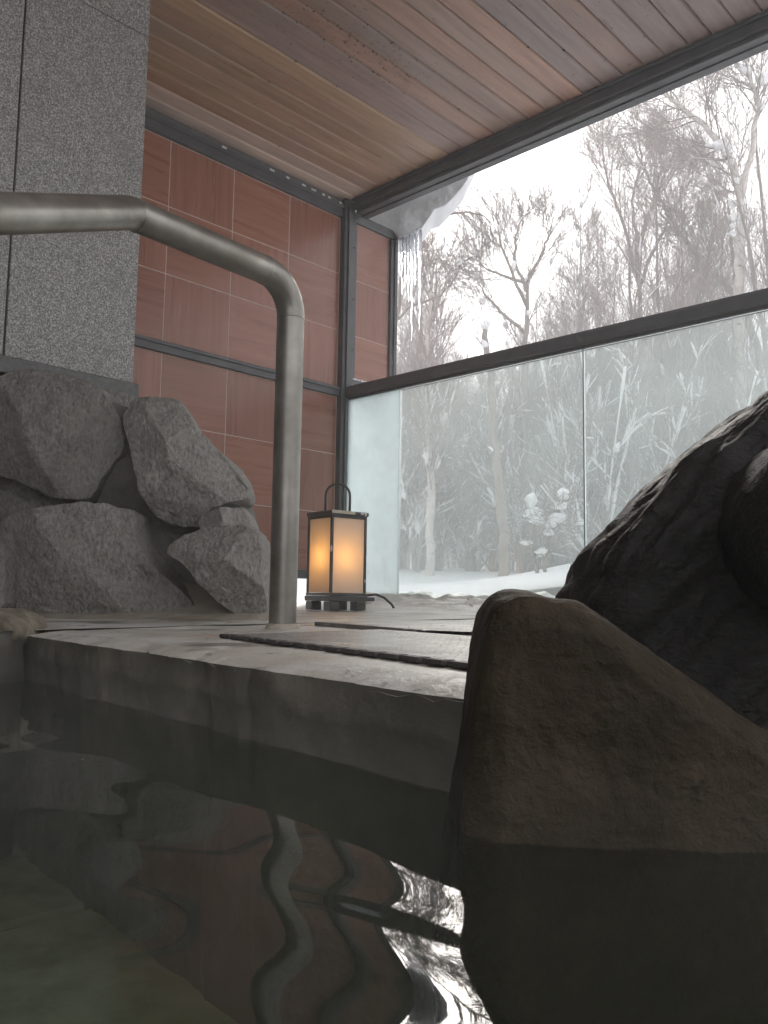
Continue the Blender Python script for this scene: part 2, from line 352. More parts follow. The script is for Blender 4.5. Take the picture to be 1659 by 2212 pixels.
# snow-covered ground rising into the wood
def terrain(x, y):
    dx = max(-3.42-x, 0, x-2.7); dy = max(-3.2-y, 0, y-3.0)
    near = .07+.126*(y-3)+.095*(x+2.5)
    d = math.hypot(x, y)
    far = .38+.030*(d-9)+.04*max(0, d-24)*min(1, max(0, (d-24)/20))*.8
    k = min(1, max(0, (d-8.5)/3.0)); k = k*k*(3-2*k)
    z = max(-.15, min(near, 1.0))*(1-k)+far*k
    z += .05*noise.noise((x*.8, y*.8, 0))*min(1, max(dx, dy)/1.5)+.10*noise.noise((x*.25, y*.25, 3))*min(1, d/12)
    if dx <= 0 and dy <= 0: return -1.3
    if x < -3.4 and y < 3.2: z = min(z, .06+.05*(-3.4-x)+.03*noise.noise((x*3, y*3, 2)))
    return z
def axis(lo, hi, c0, c1, st):
    a = list(np.arange(c0, c1+1e-6, st)); s = st; v = c1
    while v < hi: s *= 1.16; v += s; a.append(v)
    s = st; v = c0
    while v > lo: s *= 1.16; v -= s; a.insert(0, v)
    return a
ax_, ay_ = axis(-105, 105, -10, 4, .19), axis(-105, 105, 2.0, 14, .19)
mb = MB(); n3 = len(ay_)
for x in ax_:
    for y in ay_: mb.v.append((x, y, terrain(x, y)))
for i in range(len(ax_)-1):
    for j in range(n3-1): mb.f.append((i*n3+j, (i+1)*n3+j, (i+1)*n3+j+1, i*n3+j+1)); mb.sm.append(True)
tag(mb.build('snow_ground', M['snow']), kind='structure')

# ------------------------------------------------------------------ ceiling of planks, roof
ROOF_X = .25
cm = MB(); cm.box((-3.3, -2.4, 2.185), (ROOF_X, 2.98, 2.22)); ceil = tag(cm.build('ceiling', M['black']), kind='structure')
pm = MB(); W2 = .0440
prof = [(-W2, .022), (-W2, .007), (-W2+.006, 0), (W2-.006, 0), (W2, .007), (W2, .022)]
V = []
for y in (-2.95, 2.95):
    for (u, v) in prof: V.append((u, max(y, -2.36), v))
n6 = 6; pm.add(V, [(k, k+1, k+7, k+6) for k in range(5)]+[(5, 0, 6, 11), (0, 5, 4, 3, 2, 1), (6, 7, 8, 9, 10, 11)])
pme = pm.mesh('plank')
rng = random.Random(11)
for k in range(-20, 44):
    x = -1.079-.09*k+.045
    if x < -3.28 or x > ROOF_X-.05: continue
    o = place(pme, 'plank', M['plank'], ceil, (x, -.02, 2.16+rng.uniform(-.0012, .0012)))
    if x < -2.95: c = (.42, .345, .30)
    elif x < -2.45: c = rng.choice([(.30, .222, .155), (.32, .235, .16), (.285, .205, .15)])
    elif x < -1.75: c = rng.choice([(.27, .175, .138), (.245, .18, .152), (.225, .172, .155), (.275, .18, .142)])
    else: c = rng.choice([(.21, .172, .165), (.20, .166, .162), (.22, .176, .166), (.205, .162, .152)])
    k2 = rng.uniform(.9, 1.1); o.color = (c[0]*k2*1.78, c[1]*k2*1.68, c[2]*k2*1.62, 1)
dm = MB()
for i in range(260):
    if i < 190:
        tpar = rng.random(); bx = 640+260*tpar+rng.gauss(0, 45); by = 20+165*tpar+rng.gauss(0, 16)
    else: bx = rng.uniform(450, 1500); by = rng.uniform(0, 330)
    p = on(bx, by, 2, 2.16)
    if not (-3.0 < p.x < 1.5 and -1 < p.y < 2.9): continue
    r = rng.uniform(.0025, .0058)
    dm.blob((p.x, p.y, 2.1605), (r, r, r*.9), i, .1, sub=1)
tag(dm.build('condensation', M['drop'], ceil), kind='stuff')
rm_ = MB(); rm_.box((-3.9, -2.6, 2.50), (ROOF_X+.15, 3.55, 2.60)); tag(rm_.build('roof', M['wall_dark']), kind='structure')
rm_ = MB(); rm_.box((-3.9, -2.6, -.8), (ROOF_X+.1, -2.45, 2.5)); tag(rm_.build('back_wall', M['wall_dark']), kind='structure')
rm_ = MB(); rm_.box((-3.9, -2.4, -.2), (-3.18, .25, 2.5)); tag(rm_.build('side_wall', M['wall_dark']), kind='structure')

b = thing('eave_beam', 'long grey steel beam along the ceiling edge above the open window', 'beam', (-3.0, GY, 2.02))
mb = MB(); mb.box((-3.08, GY+.014, 2.0865), (ROOF_X, GY+.10, 2.103), .003); mb.box((-3.08, GY+.055, 2.081), (ROOF_X, GY+.098, 2.0862), .002); mb.build('lower_flange', M['steel'], b)
mb = MB(); mb.box((-3.08, GY-.002, 2.1035), (ROOF_X, GY+.10, 2.158), .004); mb.build('upper_flange', M['steel'], b)
mb = MB(); mb.box((-3.08, GY-.016, 2.142), (ROOF_X, GY-.0025, 2.157), .003); mb.build('edge_strip', M['steel'], b)
for x in (-2.2, -.6):
    mb = MB()
    bm = bmesh.new(); bmesh.ops.create_cone(bm, cap_ends=True, segments=8, radius1=.007, radius2=.006, depth=.006, matrix=Matrix.Translation((x, GY-.004, 2.125)) @ Matrix.Rotation(R(90), 4, 'X')); mb.bm(bm); mb.build('bolt', M['steel'], b)

# ------------------------------------------------------------------ tiled wall with steel rails
tw = thing('tiled_wall', 'wood-look brown tile wall in a dark steel frame behind the handrail', 'wall', (WX, 2.1, .15))
mb = MB(); mb.box((WX-.04, 1.0, .199), (WX-.0012, 2.885, 2.055)); mb.build('grout_bed', M['grout'], tw)
tile_cache = {}
def tile(y0, y1, z0, z1, parent, vert, x=WX, gap=.0019):
    w_, h_ = round(y1-y0-2*gap, 4), round(z1-z0-2*gap, 4)
    if (w_, h_, vert) not in tile_cache:
        m_ = MB(); m_.box((-.009, -w_/2, -h_/2), (0, w_/2, h_/2), .0012)
        tile_cache[(w_, h_, vert)] = m_.mesh('tile'); tile_cache[(w_, h_, vert)].materials.append(M['tile_v'] if vert else M['tile_h'])
    o = bpy.data.objects.new('tile', tile_cache[(w_, h_, vert)]); col.objects.link(o); o.parent = parent
    o.location = Vector((x, (y0+y1)/2, (z0+z1)/2))-world_loc(parent); return o
ycols = [1.005, 1.186, 1.525, 1.864, 2.203, 2.542, 2.882]; rows = [.199, .491, .796, 1.096, 1.148, 1.450, 1.753, 2.054]
for r_ in range(7):
    if r_ == 3: continue
    for c_ in range(6): tile(ycols[c_], ycols[c_+1], rows[r_], rows[r_+1], tw, (r_+c_+(1 if r_ > 3 else 0)) % 2 == 0)
def rail(z0, z1, name):
    mb = MB(); mb.box((WX-.03, 1.0, z0), (WX+.018, 2.884, z1), .003)
    mb.box((WX+.0185, 1.0, z0+(z1-z0)*.62), (WX+.026, 2.884, z1-.004), .002); return mb.build(name, M['steel'], tw)
rail(2.056, 2.126, 'top_rail'); rail(1.097, 1.147, 'middle_rail'); rail(.157, .198, 'bottom_rail')
mb = MB(); mb.box((WX-.02, 1.0, 2.128), (WX+.002, 2.884, 2.157)); mb.build('filler_strip', M['trim'], tw)
mb = MB()
rg = random.Random(3)
for i in range(12):
    y = 2.05+.8*rg.random()**.6; mb.box((WX+.026, y, 2.116), (WX+.028, y+rg.uniform(.004, .03), 2.1265), .0006)
mb.build('flaked_paint', M['white_chip'], tw)
mb = MB(); mb.box((WX-.03, 2.886, .0), (WX+.035, 2.962, 2.157), .004); mb.box((WX+.036, 2.905, .03), (WX+.046, 2.925, 2.12), .002)
cp = mb.build('corner_post', M['steel']); tag(cp, 'dark grey steel corner post between the tile wall and the glass railing', 'post')
sp = thing('side_panel', 'narrow framed brown tile panel outside beyond the corner post', 'panel', (WX, 2.97, 1.2))
mb = MB(); mb.box((WX-.04, 2.995, 1.21), (WX-.0012, 3.262, 2.07)); mb.build('grout_bed', M['grout'], sp)
tile(3.0, 3.258, 1.752, 2.062, sp, False); tile(3.0, 3.258, 1.447, 1.752, sp, True); tile(3.0, 3.258, 1.215, 1.447, sp, False)
mb = MB(); mb.box((WX-.045, 2.965, 2.063), (WX+.016, 3.312, 2.115), .004); mb.build('top_frame', M['steel'], sp)
mb = MB(); mb.box((WX-.045, 3.2585, 1.206), (WX+.013, 3.310, 2.0625), .004); mb.box((WX+.0135, 3.285, 1.206), (WX+.02, 3.310, 2.0625), .002); mb.build('right_frame', M['steel'], sp)
mb = MB(); mb.box((WX-.045, 2.966, 1.206), (WX+.012, 2.999, 2.0625), .003); mb.build('left_frame', M['steel'], sp)
mb = MB(); mb.box((WX-.045, 2.966, 1.165), (WX+.02, 3.31, 1.205), .003); mb.build('bottom_frame', M['steel'], sp)
mb = MB()
for i in range(9): mb.blob((WX+.012, 2.99+.028*i, 1.207), (.012, .02, .006+.003*rg.random()), i, .3)
mb.build('snow_load', M['snow'], sp)
for z in (1.35, 1.62, 1.9):
    mb = MB()
    bm = bmesh.new(); bmesh.ops.create_cone(bm, cap_ends=True, segments=8, radius1=.005, radius2=.004, depth=.004, matrix=Matrix.Translation((WX+.0475, 2.944, z)) @ Matrix.Rotation(R(90), 4, 'Y')); mb.bm(bm); mb.build('bolt', M['steel'], cp)

# ------------------------------------------------------------------ glass railing
gr = thing('glass_railing', 'waist-high glass railing with a dark grey top rail before the snowy wood', 'railing', (-1.7, GY, 0))
mb = MB(); pts = [(-.022, 1.092), (-.026, 1.104), (-.026, 1.135), (-.018, 1.148), (.03, 1.148), (.038, 1.135), (.038, 1.104), (.034, 1.092)]
V = [(x, GY+u, z) for x in (-3.10, 1.295) for u, z in pts]
mb.add(V, [(k, (k+1) % 8, 8+(k+1) % 8, 8+k) for k in range(8)]+[tuple(range(7, -1, -1)), tuple(range(8, 16))]); mb.build('top_rail', M['steel'], gr)
mb = MB(); mb.box((-3.10, GY-.012, 1.080), (1.295, GY+.024, 1.0915)); mb.build('channel', M['rubber_black'], gr)
def pane(x0, x1, name, mt):
    mb = MB(); mb.box((x0, GY, .02), (x1, GY+.01, 1.0795)); return mb.build(name, mt, gr)
tag(pane(-3.09, -2.728, 'frosted_strip', M['frosted']), 'milky frosted strip of glass beside the corner post')
pane(-2.7265, -1.727, 'pane', M['pane']); pane(-1.721, -.722, 'pane', M['pane']); pane(-.716, .283, 'pane', M['pane']); pane(.289, 1.29, 'pane', M['pane'])
ed = mat('glass_edge', [(.3, (.16, .30, .28)), (.7, (.25, .42, .40))], 8, 3, .2)
for x in (-1.724, -.719, .286):
    mb = MB(); mb.box((x-.0028, GY+.0005, .022), (x+.0028, GY+.0095, 1.079)); mb.build('joint', ed, gr)
mb = MB(); mb.tube([on(747, 834, 1, GY+.06), on(756, 829, 1, GY+.05), on(762, 834, 1, GY+.03), on(758, 842, 1, GY+.02)], .006, 6)
tag(mb.build('pipe', M['white_chip']), 'short curved white pipe end in the corner under the side panel', 'pipe')

# ------------------------------------------------------------------ granite pillar
PX = -2.5
gp = thing('granite_pillar', 'speckled grey granite pillar rising behind the rocks', 'pillar', (PX-.3, .95, .71))
mb = MB(); mb.box((PX-.60, .30, .71), (PX-.021, 1.375, 2.184)); mb.build('core', M['black'], gp)
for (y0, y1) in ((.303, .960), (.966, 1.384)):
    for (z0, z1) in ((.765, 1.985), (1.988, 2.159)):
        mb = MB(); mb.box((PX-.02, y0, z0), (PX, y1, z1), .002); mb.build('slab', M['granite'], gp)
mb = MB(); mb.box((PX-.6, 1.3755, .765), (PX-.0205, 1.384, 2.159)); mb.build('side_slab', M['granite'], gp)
mb = MB(); mb.box((PX-.58, .32, -.05), (PX-.16, 1.34, .7105)); mb.build('plinth', M['mortar'], gp)
mb = MB(); mb.box((PX-.6, .30, .712), (PX+.012, 1.402, .7635), .003); mb.build('base_trim', M['trim'], gp)

# ------------------------------------------------------------------ rocks
def smooth_loop(P, n, soft=.75):
    P = [Vector(p) for p in P]; m_ = len(P); dense = []
    for i in range(m_):
        p0, p1, p2, p3 = P[i-1], P[i], P[(i+1) % m_], P[(i+2) % m_]
        for k in range(12):
            t_ = k/12; a_ = p1*2+(p2-p0)*t_+(p0*2-p1*5+p2*4-p3)*t_*t_+(p1*3-p0-p2*3+p3)*t_**3
            dense.append((a_*.5)*soft+(p1.lerp(p2, t_))*(1-soft))
    d = [0]
    for i in range(len(dense)): d.append(d[-1]+(dense[(i+1) % len(dense)]-dense[i]).length)
    out_ = []; j = 0
    for k in range(n):
        s_ = d[-1]*k/n
        while d[j+1] < s_: j += 1
        f_ = (s_-d[j])/max(1e-9, d[j+1]-d[j]); out_.append(dense[j].lerp(dense[(j+1) % len(dense)], f_))
    return out_
def rock(outline, depth, tf, tb, seed, facets=5, rough=.012, p=2.6, n=110, rings=34, lean=0.0, tilt=(0, 0), plane_k=.45, ypl=None, grain=None, soft=.75):
    """a solid stone: outline (seen from the pool) at its real distance, tf metres of bulge towards the pool, tb behind"""
    cx = sum(q[0] for q in outline)/len(outline); cyy = sum(q[1] for q in outline)/len(outline)
    O = at(cx, cyy, depth) if ypl is None else on(cx, cyy, 1, ypl)
    wv = Vector((-FWD.x, -FWD.y, 0)).normalized() if ypl is None else Vector((0, -1, 0)); uv = Vector((0, 0, 1)).cross(wv); vv = Vector((0, 0, 1))
    L2 = []
    for (x, y) in outline:
        d = ray(x, y); k = depth
        pz = CAM.z+d.z*k; dd = depth+(pz-O.z)*lean
        q = (at(x, y, dd) if ypl is None else on(x, y, 1, ypl))-O; L2.append((q.dot(uv), q.z, 0))
    lp = smooth_loop(L2, n, soft); rg_ = random.Random(seed)
    size = max((q.length for q in lp)); c0 = Vector((sum(q.x for q in lp)/n, sum(q.y for q in lp)/n, 0))
    pl = []
    for k in range(facets):
        a_ = 2*math.pi*(k+rg_.uniform(-.3, .3))/max(1, facets); sl_ = rg_.uniform(.35, 1.0)*plane_k*2
        pl.append((math.cos(a_)*sl_*tf/size, math.sin(a_)*sl_*tf/size, tf*rg_.uniform(.72, .95)))
    pl.append((tilt[0], tilt[1], tf*.8))
    V = []; sd_ = Vector((seed*3.7, seed*1.9, seed*5.3))
    def disp(q, amt):
        if grain:
            hq = q.dot(uv); a_ = (hq+q.z)*.7*.3; c_ = (q.z-hq)*.7*1.7; q = Vector((a_, c_, q.dot(wv)*1.2))
        return amt*(noise.fractal(q*9+sd_, .8, 2.1, 6)+.8*(noise.ridged_multi_fractal(q*4+sd_, 1, 2, 3, 1, 2)-1.0)*.5)
    tot = 2*rings
    for r_ in range(tot+1):
        a_ = (r_/tot)*math.pi
        s_ = math.sin(a_)**(.62) if 0 < r_ < tot else 0.0
        front = a_ <= math.pi/2
        for k in range(n):
            q = c0+(lp[k]-c0)*s_
            h = (1-min(1, s_)**p)**(1/p)
            if front:
                z_ = tf*h
                lx, ly = (q.x-c0.x), (q.y-c0.y)
                for (ga, gb, gc) in pl: z_ = min(z_, gc-ga*lx-gb*ly)
                z_ = max(z_, -.2*tf)
            else: z_ = -tb*h
            P3 = uv*q.x+vv*q.y+wv*z_
            nrm = (uv*(q.x-c0.x)/size*s_+vv*(q.y-c0.y)/size*s_+wv*(h if front else -h)); nrm = nrm.normalized() if nrm.length > 1e-6 else wv
            V.append(O+P3-wv*(lean*(q.y))+nrm*disp(P3, rough))
    Fc = []
    for r_ in range(tot):
        for k in range(n):
            k2 = (k+1) % n; Fc.append((r_*n+k, (r_+1)*n+k, (r_+1)*n+k2, r_*n+k2))
    bm = bmesh.new(); vs_ = [bm.verts.new(v) for v in V]
    for f_ in Fc: bm.faces.new([vs_[i] for i in f_])
    bmesh.ops.remove_doubles(bm, verts=bm.verts[:], dist=1e-5); bmesh.ops.recalc_face_normals(bm, faces=bm.faces[:])
    mb = MB(); mb.bm(bm, True); return mb

rw = thing('rock_wall', 'mortared wall of big rough grey rocks at the left of the pool', 'rock wall', on(300, 1335, 2, 0))
S = [
 ([(-90,850),(0,832),(40,808),(80,803),(130,815),(185,828),(235,852),(262,905),(272,942),(262,985),(232,1030),(205,1078),(150,1086),(95,1062),(0,1032),(-90,1010)], 2.50, .17, .3, 1, .012, (-.25, -.1)),
 ([(272,885),(283,866),(345,872),(385,893),(425,930),(470,968),(510,1008),(536,1058),(531,1078),(482,1098),(455,1112),(430,1141),(372,1132),(345,1116),(320,1062),(300,1002),(282,945),(268,905)], 2.48, .15, .3, 2, .011, (-.45, .1)),
 ([(290,857),(345,861),(388,870),(412,902),(426,934),(400,960),(330,940),(280,900)], 2.58, .06, .2, 3, .008, (0, 0)),
 ([(8,1152),(35,1122),(70,1106),(180,1092),(240,1094),(302,1110),(308,1152),(330,1200),(380,1255),(428,1298),(440,1332),(330,1342),(180,1346),(60,1336),(14,1292),(4,1222)], 2.42, .17, .25, 4, .012, (-.25, -.25)),
 ([(372,1175),(400,1160),(440,1146),(530,1136),(563,1158),(570,1230),(580,1300),(566,1348),(530,1340),(480,1302),(440,1258),(400,1216),(368,1196)], 2.28, .13, .25, 5, .010, (-.35, -.25)),
 ([(425,1120),(470,1100),(522,1096),(545,1140),(530,1160),(440,1160)], 2.42, .05, .2, 6, .008, (0, 0)),
 ([(-90,1000),(0,1025),(95,1058),(205,1085),(170,1110),(60,1120),(0,1150),(-90,1160)], 2.55, .07, .2, 7, .010, (0, 0)),
 ([(-120,1130),(-30,1140),(10,1200),(12,1300),(-20,1340),(-120,1350)], 2.30, .10, .3, 8, .010, (0, 0)),
 ([(232,845),(290,858),(275,905),(262,880)], 2.6, .03, .1, 9, .006, (0, 0)),
]
for (ol, d, tf, tb, sd_, rr, tl) in S:
    rock(ol, d, tf, tb, sd_, 4, rr*1.1, 5.0, tilt=tl, n=170, rings=56, plane_k=.6, soft=.35).build('stone', M['rock'], rw)
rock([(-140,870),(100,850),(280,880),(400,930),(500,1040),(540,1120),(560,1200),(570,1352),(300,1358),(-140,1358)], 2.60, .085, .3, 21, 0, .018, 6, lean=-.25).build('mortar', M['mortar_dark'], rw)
mb = MB(); N_ = 60
for i in range(N_+1):
    t_ = i/N_; a_ = on(-60+650*t_, 1330+14*t_, 2, 0); cvec = Vector((FWD.x, FWD.y, 0)).normalized()
    for j in range(9):
        u_ = j/8; p_ = a_-cvec*(.30*(1-u_)-.14); nzv = noise.noise((p_.x*9, p_.y*9, 4))
        mb.v.append((p_.x, p_.y, .10*u_**2.2+.012*nzv*u_+(.002 if j else -.008)))
for i in range(N_):
    for j in range(8): mb.f.append((i*9+j, (i+1)*9+j, (i+1)*9+j+1, i*9+j+1)); mb.sm.append(True)
mb.build('mortar_skirt', M['mortar'], rw)
es = rock([(-160,1312),(-60,1316),(-5,1322),(24,1338),(44,1360),(34,1390),(8,1424),(-24,1480),(-70,1540),(-160,1560)], 1.55, .03, .25, 31, 5, .02, 3.2, plane_k=.6, soft=.4).build('corner_stone', M['tan_stone'])
tag(es, 'rough tan stone at the left corner of the pool edge', 'stone')

lb = rock([(1110,1268),(1072,1284),(1048,1320),(1036,1364),(1026,1430),(1018,1510),(1010,1600),(996,1690),(978,1770),(960,1840),(945,1930),(935,2050),(950,2250),(1300,2330),(1800,2330),(1950,2000),(1880,1740),(1659,1600),(1510,1488),(1410,1412),(1340,1360),(1300,1325),(1264,1300),(1226,1289),(1190,1283),(1152,1268)], .60, .045, .16, 41, 4, .007, 3.0, n=240, rings=70, plane_k=.2, soft=.55)
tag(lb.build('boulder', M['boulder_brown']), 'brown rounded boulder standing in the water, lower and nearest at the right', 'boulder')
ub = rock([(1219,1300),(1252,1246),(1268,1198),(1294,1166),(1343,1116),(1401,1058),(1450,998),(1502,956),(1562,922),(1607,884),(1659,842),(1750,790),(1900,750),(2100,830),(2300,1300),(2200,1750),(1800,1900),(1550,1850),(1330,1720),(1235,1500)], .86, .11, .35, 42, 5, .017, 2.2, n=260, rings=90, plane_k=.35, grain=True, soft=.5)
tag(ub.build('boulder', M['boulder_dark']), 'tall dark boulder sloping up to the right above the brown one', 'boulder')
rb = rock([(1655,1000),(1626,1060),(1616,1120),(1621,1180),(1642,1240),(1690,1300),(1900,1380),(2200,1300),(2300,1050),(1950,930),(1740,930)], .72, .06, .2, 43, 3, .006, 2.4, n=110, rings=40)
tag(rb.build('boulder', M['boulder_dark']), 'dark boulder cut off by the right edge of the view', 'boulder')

# ------------------------------------------------------------------ handrail
hr = thing('handrail', 'bent stainless steel tube handrail standing on the pool edge', 'handrail', (-1.392, 1.141, 0))
PB = Vector((-1.392, 1.141, .0)); RR = .0290
TOP = on(600, 588, 2, .738); BEND = on(282, 460, 2, .738); END = at(-260, 462, .98)
PT = Vector((-1.350, 1.106, .738))
d1 = (BEND-PT).normalized(); rad = .085
def arc(c, a_, b_, r_, n_=10):
    """fillet between directions a_ and b_ at corner c"""
    a_, b_ = a_.normalized(), b_.normalized(); th = a_.angle(b_); l_ = r_/math.tan(th/2)
    p0, p1 = c+a_*l_, c+b_*l_; ctr = c+(a_+b_).normalized()*(r_/math.sin(th/2)); out_ = []
    v0, v1 = p0-ctr, p1-ctr; an = v0.angle(v1)
    for k in range(n_+1):
        s_ = k/n_; out_.append(ctr+(v0*math.sin((1-s_)*an)+v1*math.sin(s_*an))/math.sin(an))
    return out_
el = arc(PT, PB-PT, d1, rad, 14)
mb = MB(); mb.tube([PB+Vector((0, 0, -.01)), PB.lerp(el[0], .3), PB.lerp(el[0], .7), el[0]], RR, 40, cap=False); mb.build('post', M['stainless'], hr)
mb = MB(); mb.tube(el, RR+.0003, 40, cap=False); mb.build('elbow', M['stainless'], hr)
bd = arc(BEND, el[-1]-BEND, END-BEND, .05, 5)
mb = MB(); mb.tube([el[-1], el[-1].lerp(bd[0], .5), bd[0]], RR, 40, cap=False); mb.build('slope_tube', M['stainless'], hr)
mb = MB(); mb.tube(bd, RR+.0002, 40, cap=False); mb.tube([bd[-1], bd[-1].lerp(END, .5), END, END+(END-BEND).normalized()*.45+Vector((0, 0, -.02))], RR, 40, cap=False); mb.build('end_tube', M['stainless'], hr)
for p_, d_ in ((el[0], Vector((0, 0, 1))), (el[-1], d1), (bd[0], d1)):
    mb = MB(); mb.tube([p_-d_*.003, p_-d_*.0012, p_+d_*.0012, p_+d_*.003], [RR+.0002, RR+.0011, RR+.0011, RR+.0002], 32, cap=False); mb.build('weld_seam', M['stainless'], hr)
mb = MB(); mb.tube([PB+Vector((0, 0, -.01)), PB+Vector((0, 0, .006)), PB+Vector((0, 0, .014))], [RR+.010, RR+.007, RR+.0004], 28); mb.build('base_collar', M['mortar'], hr)

# ------------------------------------------------------------------ lantern
LC = at(712, 1319, 3.3); s_ = .186; rz = R(-8)
Rz = Matrix.Rotation(rz, 3, 'Z')
lz = deck_z(LC.y)+.002
cen = Vector((LC.x, LC.y, 0))+Rz @ Vector((-s_/2, s_/2, 0))
ln = thing('lantern', 'lit square floor lantern with frosted panes and a hoop handle by the glass', 'lantern', (cen.x, cen.y, lz), rz=rz)
h = s_/2
def lpart(mb, name, m_, par=None):
    me = mb.mesh(name); me.materials.append(m_); o = bpy.data.objects.new(name, me); col.objects.link(o); o.parent = par or ln; return o
for sx in (-1, 1):
    for sy in (-1, 1):
        mb = MB(); mb.box((sx*(h-.004), sy*(h-.004), 0), (sx*(h-.052), sy*(h-.052), .036), .003); lpart(mb, 'foot', M['lantern_metal'])
        mb = MB(); mb.box((sx*(h-.005), sy*(h-.005), .070), (sx*(h-.016), sy*(h-.016), .382), .0015); lpart(mb, 'corner_post', M['lantern_metal'])
mb = MB(); mb.box((-h, -h, .0365), (h, h, .058), .002); mb.box((-h+.004, -h+.004, .0585), (h-.004, h-.004, .0695), .001); lpart(mb, 'base', M['lantern_metal'])
mb = MB(); mb.box((h-.04, h+.001, .038), (h-.01, h+.045, .054), .002); lpart(mb, 'bracket', M['lantern_metal'])
cpm = MB(); cpm.box((-h+.001, -h+.001, .3825), (h+.001, h-.001, .3985), .002); cap = lpart(cpm, 'cap', M['lantern_metal'])
mb = MB(); rg = random.Random(8)
n_ = 26
top_ = [(-h+.0+i*(.62*s_/n_), .399) for i in range(n_+1)]
V = []; 
for i, (y_, z_) in enumerate(top_):
    V += [(h+.0012, y_, .3988), (h+.0022, y_, .3988), (h+.0022, y_, .386+.004*rg.random()+.006*max(0, i/n_-.8)*4), (h+.0012, y_, .386)]
mb.add(V, [(4*i+1, 4*i+5, 4*i+6, 4*i+2) for i in range(n_)]+[(4*i, 4*i+4, 4*i+5, 4*i+1) for i in range(n_)]+[(4*i+2, 4*i+6, 4*i+7, 4*i+3) for i in range(n_)])
lpart(mb, 'bare_patch', M['lantern_chip'], cap)
for (c_, r_, q_) in (((h+.0012, h-.035, .394), (.001, .009, .006), 1), ((h+.0012, h-.018, .391), (.001, .007, .009), 2), ((h-.0055, -h+.0055, .243), (.0035, .0035, .012), 3), ((h-.0055, h-.012, .12), (.0012, .003, .008), 5)):
    mb = MB(); mb.blob(c_, r_, q_, .4, sub=2); lpart(mb, 'paint_chip', M['white_chip'])
for (a_, b_) in (((-h+.0165, -h+.010), (h-.0165, -h+.013)), ((-h+.0165, h-.013), (h-.0165, h-.010)), ((-h+.010, -h+.0165), (-h+.013, h-.0165)), ((h-.013, -h+.0165), (h-.010, h-.0165))):
    mb = MB(); mb.box((*a_, .0705), (*b_, .3815)); lpart(mb, 'pane', M['lantern_glass'])
for (a_, b_) in (((-h+.0165, -h+.006), (h-.0165, -h+.016)), ((h-.016, -h+.0165), (h-.006, h-.0165))):
    mb = MB(); mb.box((*a_, .3700), (*b_, .3818)); lpart(mb, 'upper_bar', M['lantern_metal'])
mb = MB(); bm = bmesh.new(); bmesh.ops.create_uvsphere(bm, u_segments=16, v_segments=10, radius=.026, matrix=Matrix.Translation((.004, -.012, .215))); mb.bm(bm, True); bl = lpart(mb, 'bulb', M['bulb'])
mb = MB(); mb.tube([(.004, -.012, .07), (.004, -.012, .19)], .012, 12); lpart(mb, 'lamp_holder', M['white_chip'])
mb = MB(); hw = .050; ha = R(45)+rz*0
dirh = Vector((math.cos(R(52)), math.sin(R(52)), 0))
pts = [Vector((0, 0, .398))-dirh*hw, Vector((0, 0, .455))-dirh*hw]
for k in range(0, 13): a_ = math.pi*k/12; pts.append(Vector((0, 0, .470))-dirh*hw*math.cos(a_)+Vector((0, 0, hw*math.sin(a_))))
pts += [Vector((0, 0, .455))+dirh*hw, Vector((0, 0, .398))+dirh*hw]
mb.tube(pts, .0052, 10); lpart(mb, 'handle', M['lantern_metal'])
c0 = Vector((h-.02, h+.0, .062)); mb = MB()
mb.tube([c0+Vector((0.00, .01, 0)), c0+Vector((.01, .05, .004)), c0+Vector((.025, .08, -.008)), c0+Vector((.045, .105, -.035)), c0+Vector((.055, .115, -.058))], .005, 8); lpart(mb, 'power_cord', M['rubber_black'])

